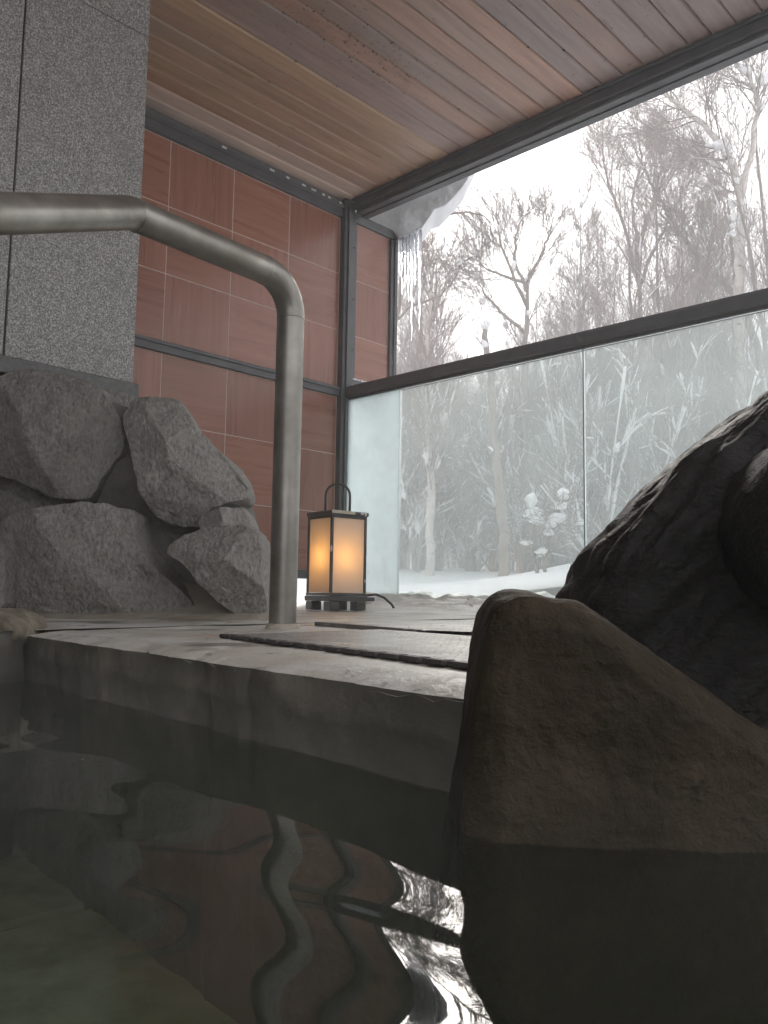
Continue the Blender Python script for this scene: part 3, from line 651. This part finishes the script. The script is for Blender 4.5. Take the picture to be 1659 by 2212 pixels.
# ------------------------------------------------------------------ rubber mats
def mat_thing(poly, label, z0, th, studs, lug):
    root = thing('rubber_mat', label, 'mat', (poly[0][0], poly[0][1], z0))
    a_, b_, c_, d_ = [Vector((p[0], p[1], 0)) for p in poly]       # near-left, near-right, far-right, far-left
    nu, nv = 60, 30; mb = MB()
    def P(u, v): q = a_.lerp(b_, u).lerp(d_.lerp(c_, u), v); return q
    for i in range(nu+1):
        for j in range(nv+1):
            q = P(i/nu, j/nv); mb.v.append((q.x, q.y, deck_z(q.y)+z0+th))
    for i in range(nu):
        for j in range(nv): k = i*(nv+1)+j; mb.f.append((k, k+nv+1, k+nv+2, k+1)); mb.sm.append(True)
    o0 = len(mb.v)
    for i in range(nu+1): q = P(i/nu, 0); mb.v.append((q.x, q.y, deck_z(q.y)+z0-.004))
    for i in range(nu): mb.f.append((o0+i, o0+i+1, (i+1)*(nv+1), i*(nv+1))); mb.sm.append(False)
    o0 = len(mb.v)
    for j in range(nv+1): q = P(0, j/nv); mb.v.append((q.x, q.y, deck_z(q.y)+z0-.004))
    for j in range(nv): mb.f.append((o0+j+1, o0+j, j, j+1)); mb.sm.append(False)
    mb.build('mat_sheet', M['mat_rubber'], root)
    sm_ = MB()
    la, lv = (b_-a_).length, (d_-a_).length
    for i in range(int(la/studs)):
        for j in range(int(lv/studs)):
            q = P((i+.5)/int(la/studs), (j+.5)/int(lv/studs)); q = q+Vector((rg.gauss(0, .0016), rg.gauss(0, .0016), 0)); r_ = studs*rg.uniform(.24, .36); z = deck_z(q.y)+z0+th
            if sm_ is not None: sm_.add([(q.x-r_, q.y-r_, z-.001), (q.x+r_, q.y-r_, z-.001), (q.x+r_, q.y+r_, z-.001), (q.x-r_, q.y+r_, z-.001), (q.x, q.y, z+.0006)], [(0, 1, 4), (1, 2, 4), (2, 3, 4), (3, 0, 4)])
    tag(sm_.build('stud', M['mat_rubber'], root), kind='stuff')
    if lug:
        nl = int(la/lug); e_ = (b_-a_)/nl; nrm = Vector((e_.y, -e_.x, 0)).normalized()
        lm = MB(); lm.box((-e_.length*.42, -.010, 0), (e_.length*.42, .010, th+.0025), .002); lme = lm.mesh('lug'); an = math.atan2(e_.y, e_.x)
        for i in range(nl):
            q = a_+e_*(i+.5)+nrm*.004
            place(lme, 'lug', M['rubber_black'], root, Vector((q.x, q.y, deck_z(q.y)+z0-.001))-root.location, (0, 0, an+rg.uniform(-.03, .03)))
    return root
mat_thing([(-1.136, .815), (-.47, .664), (-.42, 1.02), (-1.13, 1.165)], 'brown rubber mat with a knobbly near edge along the pool', .001, .004, .015, .042)
mat_thing([(-1.47, 1.30), (-1.06, 1.19), (-.1, 1.36), (-1.2, 2.1)], 'grey studded rubber mat lying farther back by the handrail post', .001, .005, .017, 0)

# ------------------------------------------------------------------ slush, roof snow, icicles
mb = MB(); n_u, n_v = 190, 34; rg = random.Random(2)
for i in range(n_u+1):
    x = -3.40+i*(3.9/n_u)
    for j in range(n_v+1):
        v_ = j/n_v; y = 2.30+.82*v_-.12*noise.noise((x*1.7, 0, 6))
        hgt = min(1, v_/.8)**1.5*(1 if v_ < .9 else max(0, (1-v_)/.1))
        z = deck_z(y)-.004+hgt*(.066+.030*noise.fractal(Vector((x*9, y*12, 3)), .8, 2, 4)+.020*noise.noise((x*2.2, 5, 5)))
        mb.v.append((x, y, z))
for i in range(n_u):
    for j in range(n_v): k = i*(n_v+1)+j; mb.f.append((k, k+n_v+1, k+n_v+2, k+1)); mb.sm.append(True)
for i in range(10):
    x = rg.uniform(-3.3, -.5); y = rg.uniform(2.55, 2.88); r_ = rg.uniform(.004, .007); mb.blob((x, y, deck_z(y)+.066*min(1, (y-2.30)/.66)**1.5+r_*.2), (r_, r_*1.1, r_*.8), i, .5)
mb.blob((-2.72, 2.72, .065), (.035, .035, .032), 77, .3, sub=2)
tag(mb.build('slush_ridge', M['slush']), kind='stuff')

cs = rock([(770,470),(800,470),(1018,380),(1040,300),(1000,240),(700,360),(740,460)][:1]+[(778,492),(800,500),(850,512),(866,526),(884,527),(902,519),(914,500),(927,480),(938,462),(962,452),(984,428),(1003,405),(1016,383),(1040,300),(760,380)], at(0, 0, 1).length*0+4.75, .07, .30, 51, 2, .010, 4.5, n=160, rings=30, plane_k=.3, soft=.4)
tag(cs.build('snow_overhang', M['snow']), 'shaded slab of snow hanging off the roof edge at the beam corner', 'snow')
for i, (px, y0, y1, r0) in enumerate([(867, 523, 640, .012), (874, 524, 600, .014), (881, 522, 655, .013), (888, 520, 740, .013), (896, 516, 620, .010), (905, 508, 715, .017)]):
    a_, b_ = at(px, y0-14, 4.62), at(px+1, y1, 4.62); mb = MB(); pts = []; rd = []
    for k in range(31):
        t_ = k/30; p_ = a_.lerp(b_, t_); p_.x += .003*math.sin(k*.9+i); pts.append(p_); rd.append(r0*(1-t_)**.7*(1+.16*math.sin(k*2.1+i))+.0008)
    mb.tube(pts, rd, 9)
    lab = ['leftmost icicle under the roof snow, touching the side panel frame', 'shortest icicle, second from the side panel under the roof snow', 'medium icicle just left of the longest one under the roof snow', 'longest thin icicle hanging under the roof snow', 'short icicle between the two longest under the roof snow', 'thickest long icicle, farthest right under the roof snow'][i]
    o = mb.build('icicle', M['ice']); tag(o, lab, 'icicle', 'icicles under the roof snow')

# ------------------------------------------------------------------ trees
def polyline(p, d, L_, n_, rg, wob, up):
    pts = [p.copy()]; st = L_/n_; d = d.normalized()
    for k in range(n_):
        d = (d+Vector((rg.gauss(0, wob), rg.gauss(0, wob), rg.gauss(0, wob)+up))).normalized(); p = p+d*st; pts.append(p.copy())
    return pts
def along(pts, t_):
    f_ = t_*(len(pts)-1); i = min(int(f_), len(pts)-2); return pts[i].lerp(pts[i+1], f_-i), (pts[i+1]-pts[i]).normalized()
def side_dir(d, ang, rg, az=None):
    o_ = d.orthogonal().normalized(); b_ = d.cross(o_); a_ = rg.uniform(0, 6.283) if az is None else az
    return (d*math.cos(ang)+(o_*math.cos(a_)+b_*math.sin(a_))*math.sin(ang)).normalized()
def tree_parts(paths, seed, n1=20, n2=9, n3=5, L1=1.6, ang=.55, up=.05, droop=0.0, t0=.3, snow=10, wob=.085, r_tip=.006, twig=.0034, stroke=0.0):
    """paths: list of (points, base radius). returns trunks, crown, snow builders"""
    rg = random.Random(seed); tks, cr, sn = [], MB(), MB()
    def lump(p, d, big=1):
        l_ = rg.uniform(.03, .10)*big; w_ = rg.uniform(.018, .035)*big
        ax = d.to_track_quat('X', 'Z').to_matrix(); sn.blob(p+Vector((0, 0, w_*.7)), (l_, w_, w_*rg.uniform(.8, 1.3)), rg.random()*50, .35, ax)
    def snow_line(pts, rr):
        m_ = len(pts)
        sn.tube([p+Vector((0, 0, rr*.75)) for p in pts], [rr*(.35+.65*math.sin(math.pi*(k+.35)/(m_-.3)))*rg.uniform(.7, 1.25) for k in range(m_)], 5, True)
    for (pts, r0) in paths:
        pts = [Vector(p) for p in pts]; r0 = r0*.62
        dn = []
        for i in range(len(pts)-1):
            for k in range(5): dn.append(pts[i].lerp(pts[i+1], k/5)+Vector((rg.gauss(0, .010), rg.gauss(0, .010), 0)))
        dn.append(pts[-1]); n_ = len(dn); tk = MB(); tks.append(tk)
        tk.tube(dn, [r0*(1-i/(n_-1))**.8+r_tip for i in range(n_)], 8)
        for i in range(n1):
            t_ = t0+(1-t0)*(i+rg.random())/n1; p, d = along(dn, min(t_, .999))
            b1 = polyline(p, side_dir(d, ang*rg.uniform(.7, 1.3), rg), L1*(1.15-t_*.75)*rg.uniform(.6, 1.2), 7, rg, wob, up)
            ra = (r0*(1-t_)**.8+r_tip)*.36; ra = min(max(.005, ra), .013)
            cr.tube(b1, [ra*(1-k/7*.75) for k in range(8)], 4, False)
            if rg.random() < snow/30:
                q, dd = along(b1, rg.uniform(.05, .5)); lump(q, dd, 1.2)
            if rg.random() < stroke:
                a_ = rg.randrange(0, 3); snow_line(b1[a_:a_+rg.choice([3, 4, 5])], rg.uniform(.007, .017))
            l1 = sum((b1[k+1]-b1[k]).length for k in range(7))
            for j in range(n2):
                t2 = .10+.90*(j+rg.random())/n2; q, dd = along(b1, min(.999, t2))
                b2 = polyline(q, side_dir(dd, rg.uniform(.35, .7), rg), l1*(.70-.30*t2)*rg.uniform(.6, 1.3), 4, rg, wob*1.1, up-droop*.5)
                cr.tube(b2, [max(twig*.9, ra*.5*(1-k/4*.7)) for k in range(5)], 3, False)
                if rg.random() < stroke*.45: snow_line(b2[:4], rg.uniform(.005, .011))
                l2 = sum((b2[k+1]-b2[k]).length for k in range(4))
                for k3 in range(n3):
                    q3, d3 = along(b2, min(.999, .2+.8*(k3+rg.random())/n3))
                    b3 = polyline(q3, side_dir(d3, rg.uniform(.3, .7), rg), max(.12, l2*.75)*rg.uniform(.6, 1.3)*(1+1.5*droop), 3, rg, wob*1.1, up-droop)
                    cr.tube(b3, [twig, twig*.9, twig*.7, twig*.5], 3, False)
    return tks, cr, sn
def make_tree(name, label, base, parts, bark, twg, group=None):
    root = thing(name, label, 'tree', base, group); tk, cr, sn = parts[:3]
    for q in tk: q.build('trunk', M[bark], root)
    cr.build('crown', M[twg], root)
    if sn.v: tag(sn.build('snow_load', M['snow'], root), kind='stuff')
    for (c_, r_, sd_, ax_) in (parts[3] if len(parts) > 3 else ()):
        b_ = MB(); b_.blob(c_, r_, sd_, .4, ax_, sub=3); b_.build('snow_pad', M['snow'], root)
    return root
def tbase(p): return Vector((p[0], p[1], terrain(p[0], p[1])-.05))
def hero(px, d):
    """pixel polyline from the lowest visible point upward, dropped down to the ground"""
    P = [at(x, y, d) for x, y in px]; b_ = tbase(P[0]); return [b_]+P, b_
# leaning snow-plastered birch at the right
P1, b1 = hero([(1597,800),(1597,634),(1598,533),(1600,449),(1602,418),(1583,356),(1558,317),(1510,260),(1446,213),(1426,199),(1380,170)], 11)
q_ = [at(x, y, 11) for x, y in [(1602,418),(1612,367),(1627,317),(1640,221),(1626,182),(1609,131),(1600,60)]]
pads = []; parts = tree_parts([(P1, .13), (q_, .07)], 101, 26, 8, 5, 1.45, .75, .03, .03, .42, 12)
for (x, y, a_) in ((1556, 312, .085), (1568, 322, .075), (1578, 350, .05), (1588, 392, .05), (1583, 440, .055), (1588, 470, .07), (1586, 487, .06), (1582, 505, .05), (1648, 168, .085)):
    pads.append((at(x, y, 10.85), (a_, a_*.9, a_*.75), x, None))
make_tree('birch_tree', 'large white-barked birch leaning left with snow plastered on its limbs, far right', b1, (*parts, pads), 'bark_white', 'twig')
P1, b1 = hero([(1640,760),(1600,660),(1585,633),(1547,587),(1496,539),(1451,477),(1418,418),(1387,356),(1370,320)], 12.5)
pads = []; parts = tree_parts([(P1, .09)], 102, 22, 7, 5, 1.2, .65, .05, 0, .35, 8)
for (x, y, a_) in ((1528, 558, .09), (1542, 578, .08), (1449, 452, .075), (1515, 655, .11), (1535, 662, .06)): pads.append((at(x, y, 12.4), (a_, a_, a_), x, None))
make_tree('birch_tree', 'slim birch slanting up to the left across its upright neighbours', b1, (*parts, pads), 'bark_brown', 'twig')
P1, b1 = hero([(1300,1150),(1303,1020),(1318,850),(1384,674),(1375,547),(1367,435),(1386,336),(1375,260)], 14)
q1 = [at(x, y, 14) for x, y in [(1378,600),(1345,480),(1310,380),(1300,330)]]; q2 = [at(x, y, 14) for x, y in [(1375,560),(1410,440),(1430,360),(1420,290)]]; q3 = [at(x, y, 14) for x, y in [(1380,620),(1420,520),(1470,430),(1480,380)]]
make_tree('birch_tree', 'tallest dense twiggy tree in the middle of the wood', b1, tree_parts([(P1, .10), (q1, .05), (q2, .05), (q3, .045)], 103, 20, 8, 5, 1.5, .5, .06, 0, .3, 5, twig=.0032), 'bark_brown', 'twig_red')
P1, b1 = hero([(1133,1153),(1135,937),(1133,804),(1135,739),(1139,613),(1143,571)], 11.5)
qs = [[at(x, y, 11.5) for x, y in pl_] for pl_ in ([(1137,660),(1105,590),(1080,520),(1071,458)], [(1138,630),(1110,560),(1118,500),(1128,466)], [(1141,600),(1170,550),(1185,510),(1192,486)], [(1135,720),(1090,680),(1050,640),(1035,600)], [(1139,615),(1100,600),(1060,585),(1030,570)])]
pads = []; parts = tree_parts([(P1, .11)]+[(q, .035) for q in qs], 104, 10, 7, 4, 1.0, .55, .07, 0, .3, 6)
for (x, y, a_) in ((1043, 650, .05), (1142, 676, .04), (1091, 702, .05), (1060, 840, .05), (1137, 600, .03)): pads.append((at(x, y, 11.4), (a_*.8, a_*.8, a_), x, None))
make_tree('bare_tree', 'grey-trunked tree with a snapped top and branches spread in a V', b1, (*parts, pads), 'bark_brown', 'twig')
P1 = [tbase(at(835, 1250, 8.5)), at(838, 1000, 8.5), at(848, 760, 8.5), at(868, 600, 8.5), at(900, 515, 8.5), at(934, 478, 8.5), at(975, 462, 8.5), at(1010, 458, 8.5), at(1045, 466, 8.5), at(1062, 485, 8.5)]
P2 = [at(845, 700, 8.5), at(890, 660, 8.5), at(950, 640, 8.5), at(985, 600, 8.5), at(995, 570, 8.5)]
make_tree('weeping_birch', 'birch bent over in an arch with twigs hanging down beside the icicles', P1[0], tree_parts([(P1, .030), (P2, .02)], 105, 15, 5, 3, .62, .8, -.16, .25, .55, 3, r_tip=.004, twig=.0028), 'bark_brown', 'twig')
P1, b1 = hero([(1087,1136),(1077,1037),(1068,954),(1060,837),(1053,765),(1048,704)], 9.5)
pads = []; parts = tree_parts([(P1, .055)], 106, 3, 3, 2, .5, .8, .02, 0, .3, 20, r_tip=.028)
pads.append((at(1048, 702, 9.5), (.05, .05, .06), 1, None))
make_tree('snag', 'broken-off dead tree stump, a thin bare pole behind the rail', b1, (*parts, pads), 'bark_brown', 'twig')
P1, b1 = hero([(929,1252),(932,1086),(927,970),(924,837),(926,700),(935,600),(930,560)], 10)
make_tree('birch_tree', 'pale-trunked birch right beside the frosted glass strip', b1, tree_parts([(P1, .085)], 107, 30, 8, 5, 1.0, .5, .05, 0, .3, 8), 'bark_white', 'twig_red')
# sapling carrying big pads of snow
sb = tbase(at(1165, 1255, 7.6)); sp1 = [sb, at(1153, 1219, 7.6), at(1150, 1150, 7.6), at(1148, 1085, 7.6)]; sp2 = [sb+Vector((.06, .05, 0)), at(1176, 1219, 7.6), at(1190, 1140, 7.6), at(1216, 1060, 7.6)]
arms = [([at(x0, y0, 7.6), at((x0+x1)/2+3, (y0+y1)/2, 7.58), at(x1, y1+4, 7.56)], .018) for (x0, y0, x1, y1) in ((1151,1160,1156,1114),(1186,1160,1203,1126),(1153,1215,1138,1176),(1176,1219,1171,1194),(1184,1170,1188,1144),(1200,1110,1216,1074))]
pads = []; parts = tree_parts([(sp1, .022), (sp2, .022)]+arms, 108, 4, 4, 2, .4, .7, .03, 0, .3, 2)
for (x, y, a_, b_, c_) in ((1148, 1083, .05, .05, .065), (1154, 1108, .075, .05, .05), (1162, 1124, .07, .05, .035), (1203, 1120, .095, .06, .04), (1188, 1132, .06, .05, .035), (1216, 1070, .045, .05, .06), (1212, 1092, .05, .05, .045), (1138, 1172, .06, .05, .022), (1171, 1190, .055, .05, .024), (1186, 1150, .05, .05, .03)):
    pads.append((at(x, y, 7.55), (a_, b_, c_), x*3+y, RIGHT.to_track_quat('X', 'Z').to_matrix()))
make_tree('sapling', 'small two-stemmed sapling loaded with thick pads of snow on the bank', sb, (*parts, pads), 'bark_brown', 'twig')

# the rest of the wood: a few kinds, copied
def copy_tree(o, loc, rz, s, label=None):
    c = o.copy(); col.objects.link(c); c.location = loc; c.rotation_euler.z = rz; c.scale = (s, s, s)
    for ch in list(o.children):
        k = ch.copy(); col.objects.link(k); k.parent = c
    return c
rg = random.Random(77)
protos = []
for k in range(6):
    ht = rg.uniform(5.2, 6.6); ln_ = Vector((rg.uniform(-.5, .5), rg.uniform(-.5, .5), 0)); stems = []
    for s_i in range(rg.choice([1, 2, 3])):
        o2 = Vector((rg.uniform(-.2, .2), rg.uniform(-.2, .2), 0)); l2 = ln_+Vector((rg.uniform(-.7, .7), rg.uniform(-.7, .7), 0))*(s_i > 0)
        stems.append(([o2, o2+l2*.2+Vector((0, 0, ht*.3)), o2+l2*.5+Vector((0, 0, ht*.6)), o2+l2+Vector((0, 0, ht*(1 if s_i == 0 else .85)))], rg.uniform(.04, .075)))
    pr = tree_parts(stems, 200+k, int(28/len(stems))+8, 7, 5, 1.35, rg.uniform(.4, .6), .06, rg.choice([0, 0, .05]), .2, 4, twig=.0032, stroke=.16)
    bk = rg.choice(['bark_brown', 'bark_white', 'bark_brown']); tg = rg.choice(['twig', 'twig_red'])
    lab = f"{'pale' if bk == 'bark_white' else 'brown'} {['single-trunked', 'twin-trunked', 'three-stemmed'][len(stems)-1]} bare tree with {'reddish' if tg == 'twig_red' else 'greyish'} twigs in the snowy wood beyond the railing"
    protos.append(make_tree('bare_tree', lab, (0, 0, 0), pr, bk, tg, 'bare trees of the winter wood'))
spots = []
for i in range(56):
    px = rg.uniform(820, 1760); d = rg.choice([rg.uniform(10.5, 15), rg.uniform(13, 22), rg.uniform(18, 32)])
    spots.append((px, d))
for i, (px, d) in enumerate(spots):
    p = at(px, 1250, d); hmax = 1.0
    s_k = rg.uniform(.75, 1.0)
    if px > 1250: s_k *= 1.12 if d < 15 else .82
    if px < 1230: s_k *= .86
    if 950 < px < 1250 and d < 20: s_k *= .8
    if d > 18: s_k *= 1.1
    o = protos[i] if i < 6 else copy_tree(protos[i % 6], (0, 0, 0), 0, 1)
    o.location = tbase(p); o.rotation_euler.z = rg.uniform(0, 6.28); o.scale = (s_k,)*3
for i in range(20):
    px = rg.uniform(850, 1260); d = rg.uniform(11, 20); o = copy_tree(protos[i % 6], tbase(at(px, 1250, d)), rg.uniform(0, 6.28), rg.uniform(.72, .92))
# snow-laden shrubs of the understorey
shr = []
for k in range(5):
    stems = []
    for s_i in range(6):
        a_ = rg.uniform(0, 6.28); e_ = rg.uniform(.15, 1.0); hh = rg.uniform(.8, 2.3)
        stems.append(([Vector((0, 0, 0)), Vector((math.cos(a_)*e_*.4, math.sin(a_)*e_*.4, hh*.5)), Vector((math.cos(a_)*e_, math.sin(a_)*e_, hh))], .014))
    pr = tree_parts(stems, 300+k, 8, 6, 3, .75, .65, .02, .0, .12, 4, twig=.0038, stroke=.85); sn = pr[2]
    for (pts, r0) in stems:
        pp = [along(pts, t_)[0] for t_ in (np.linspace(.3, .95, 9) if rg.random() < .7 else np.linspace(.5, .8, 5))]
        rr = rg.uniform(.014, .026); sn.tube([p+Vector((0, 0, rr*.5)) for p in pp], [rr*rg.uniform(.5, 1.2) for _ in pp], 5, True)
    root = thing('shrub', 'tangled bare shrub bowed under clumps of snow at the wood edge', 'shrub', (0, 0, 0), 'snow-laden shrubs at the wood edge')
    for q in pr[0]: q.build('stem', M['bark_brown'], root)
    pr[1].build('crown', M['twig'], root); tag(sn.build('snow_load', M['snow'], root), kind='stuff'); shr.append(root)
for i in range(74):
    px = rg.uniform(835, 1560); d = rg.uniform(10.2, 19) if i % 3 else rg.uniform(10.2, 12.5)
    p = at(px, 1250, d); o = shr[i] if i < 5 else copy_tree(shr[i % 5], (0, 0, 0), 0, 1)
    o.location = tbase(p); o.rotation_euler.z = rg.uniform(0, 6.28); s_k = rg.uniform(.7, 1.25); o.scale = (s_k, s_k, s_k*rg.uniform(.9, 1.3))
# the far wood, read as one mass
fw = MB()
for i in range(150):
    a_ = rg.uniform(820, 1800); d = rg.uniform(26, 70); p = tbase(at(a_, 1250, d)); ht = rg.uniform(4, 7)
    tip = p+Vector((rg.uniform(-.6, .6), rg.uniform(-.6, .6), ht)); fw.tube([p, p.lerp(tip, .5)+Vector((rg.gauss(0, .1), rg.gauss(0, .1), 0)), tip], [.09, .06, .02], 4, False)
    for k in range(26):
        t_ = rg.uniform(.25, 1); q = p.lerp(tip, t_); b_ = polyline(q, side_dir(Vector((0, 0, 1)), rg.uniform(.4, .9), rg), rg.uniform(.7, 1.8)*(1.2-.6*t_), 3, rg, .15, .05); fw.tube(b_, [.02, .017, .013, .008], 3, False)
        for j in range(4):
            q2, d2 = along(b_, rg.uniform(.2, .95)); fw.tube(polyline(q2, side_dir(d2, rg.uniform(.4, .9), rg), rg.uniform(.3, .8), 2, rg, .15, .04), [.011, .009, .006], 3, False)
tag(fw.build('distant_wood', M['twig']), kind='stuff')

# ------------------------------------------------------------------ the misty air
hz = MB(); hz.box((-110, -110, -2.4), (110, 110, 16))
m, t, N, L, out = nodes_mat('haze')
pv = N.new('ShaderNodeVolumePrincipled'); pv.inputs['Color'].default_value = (.95, .96, .98, 1); pv.inputs['Density'].default_value = .018; pv.inputs['Anisotropy'].default_value = .35
L.new(pv.outputs[0], out.inputs['Volume'])
tag(hz.build('haze', m), kind='stuff')
st = MB(); st.box((-1.85, -2.3, WZ-.05), (1.2, .80, -.02))
m, t, N, L, out = nodes_mat('steam')
pv = N.new('ShaderNodeVolumePrincipled'); pv.inputs['Color'].default_value = (.95, .96, .95, 1); pv.inputs['Density'].default_value = .10
L.new(pv.outputs[0], out.inputs['Volume'])
tag(st.build('steam', m), kind='stuff')
mi = MB(); mi.box((-60, 3.7, -1.0), (12, 60, 2.6))
m, t, N, L, out = nodes_mat('mist')
pv = N.new('ShaderNodeVolumePrincipled'); pv.inputs['Color'].default_value = (.96, .97, .99, 1); pv.inputs['Density'].default_value = .04
L.new(pv.outputs[0], out.inputs['Volume'])
tag(mi.build('mist', m), kind='stuff')
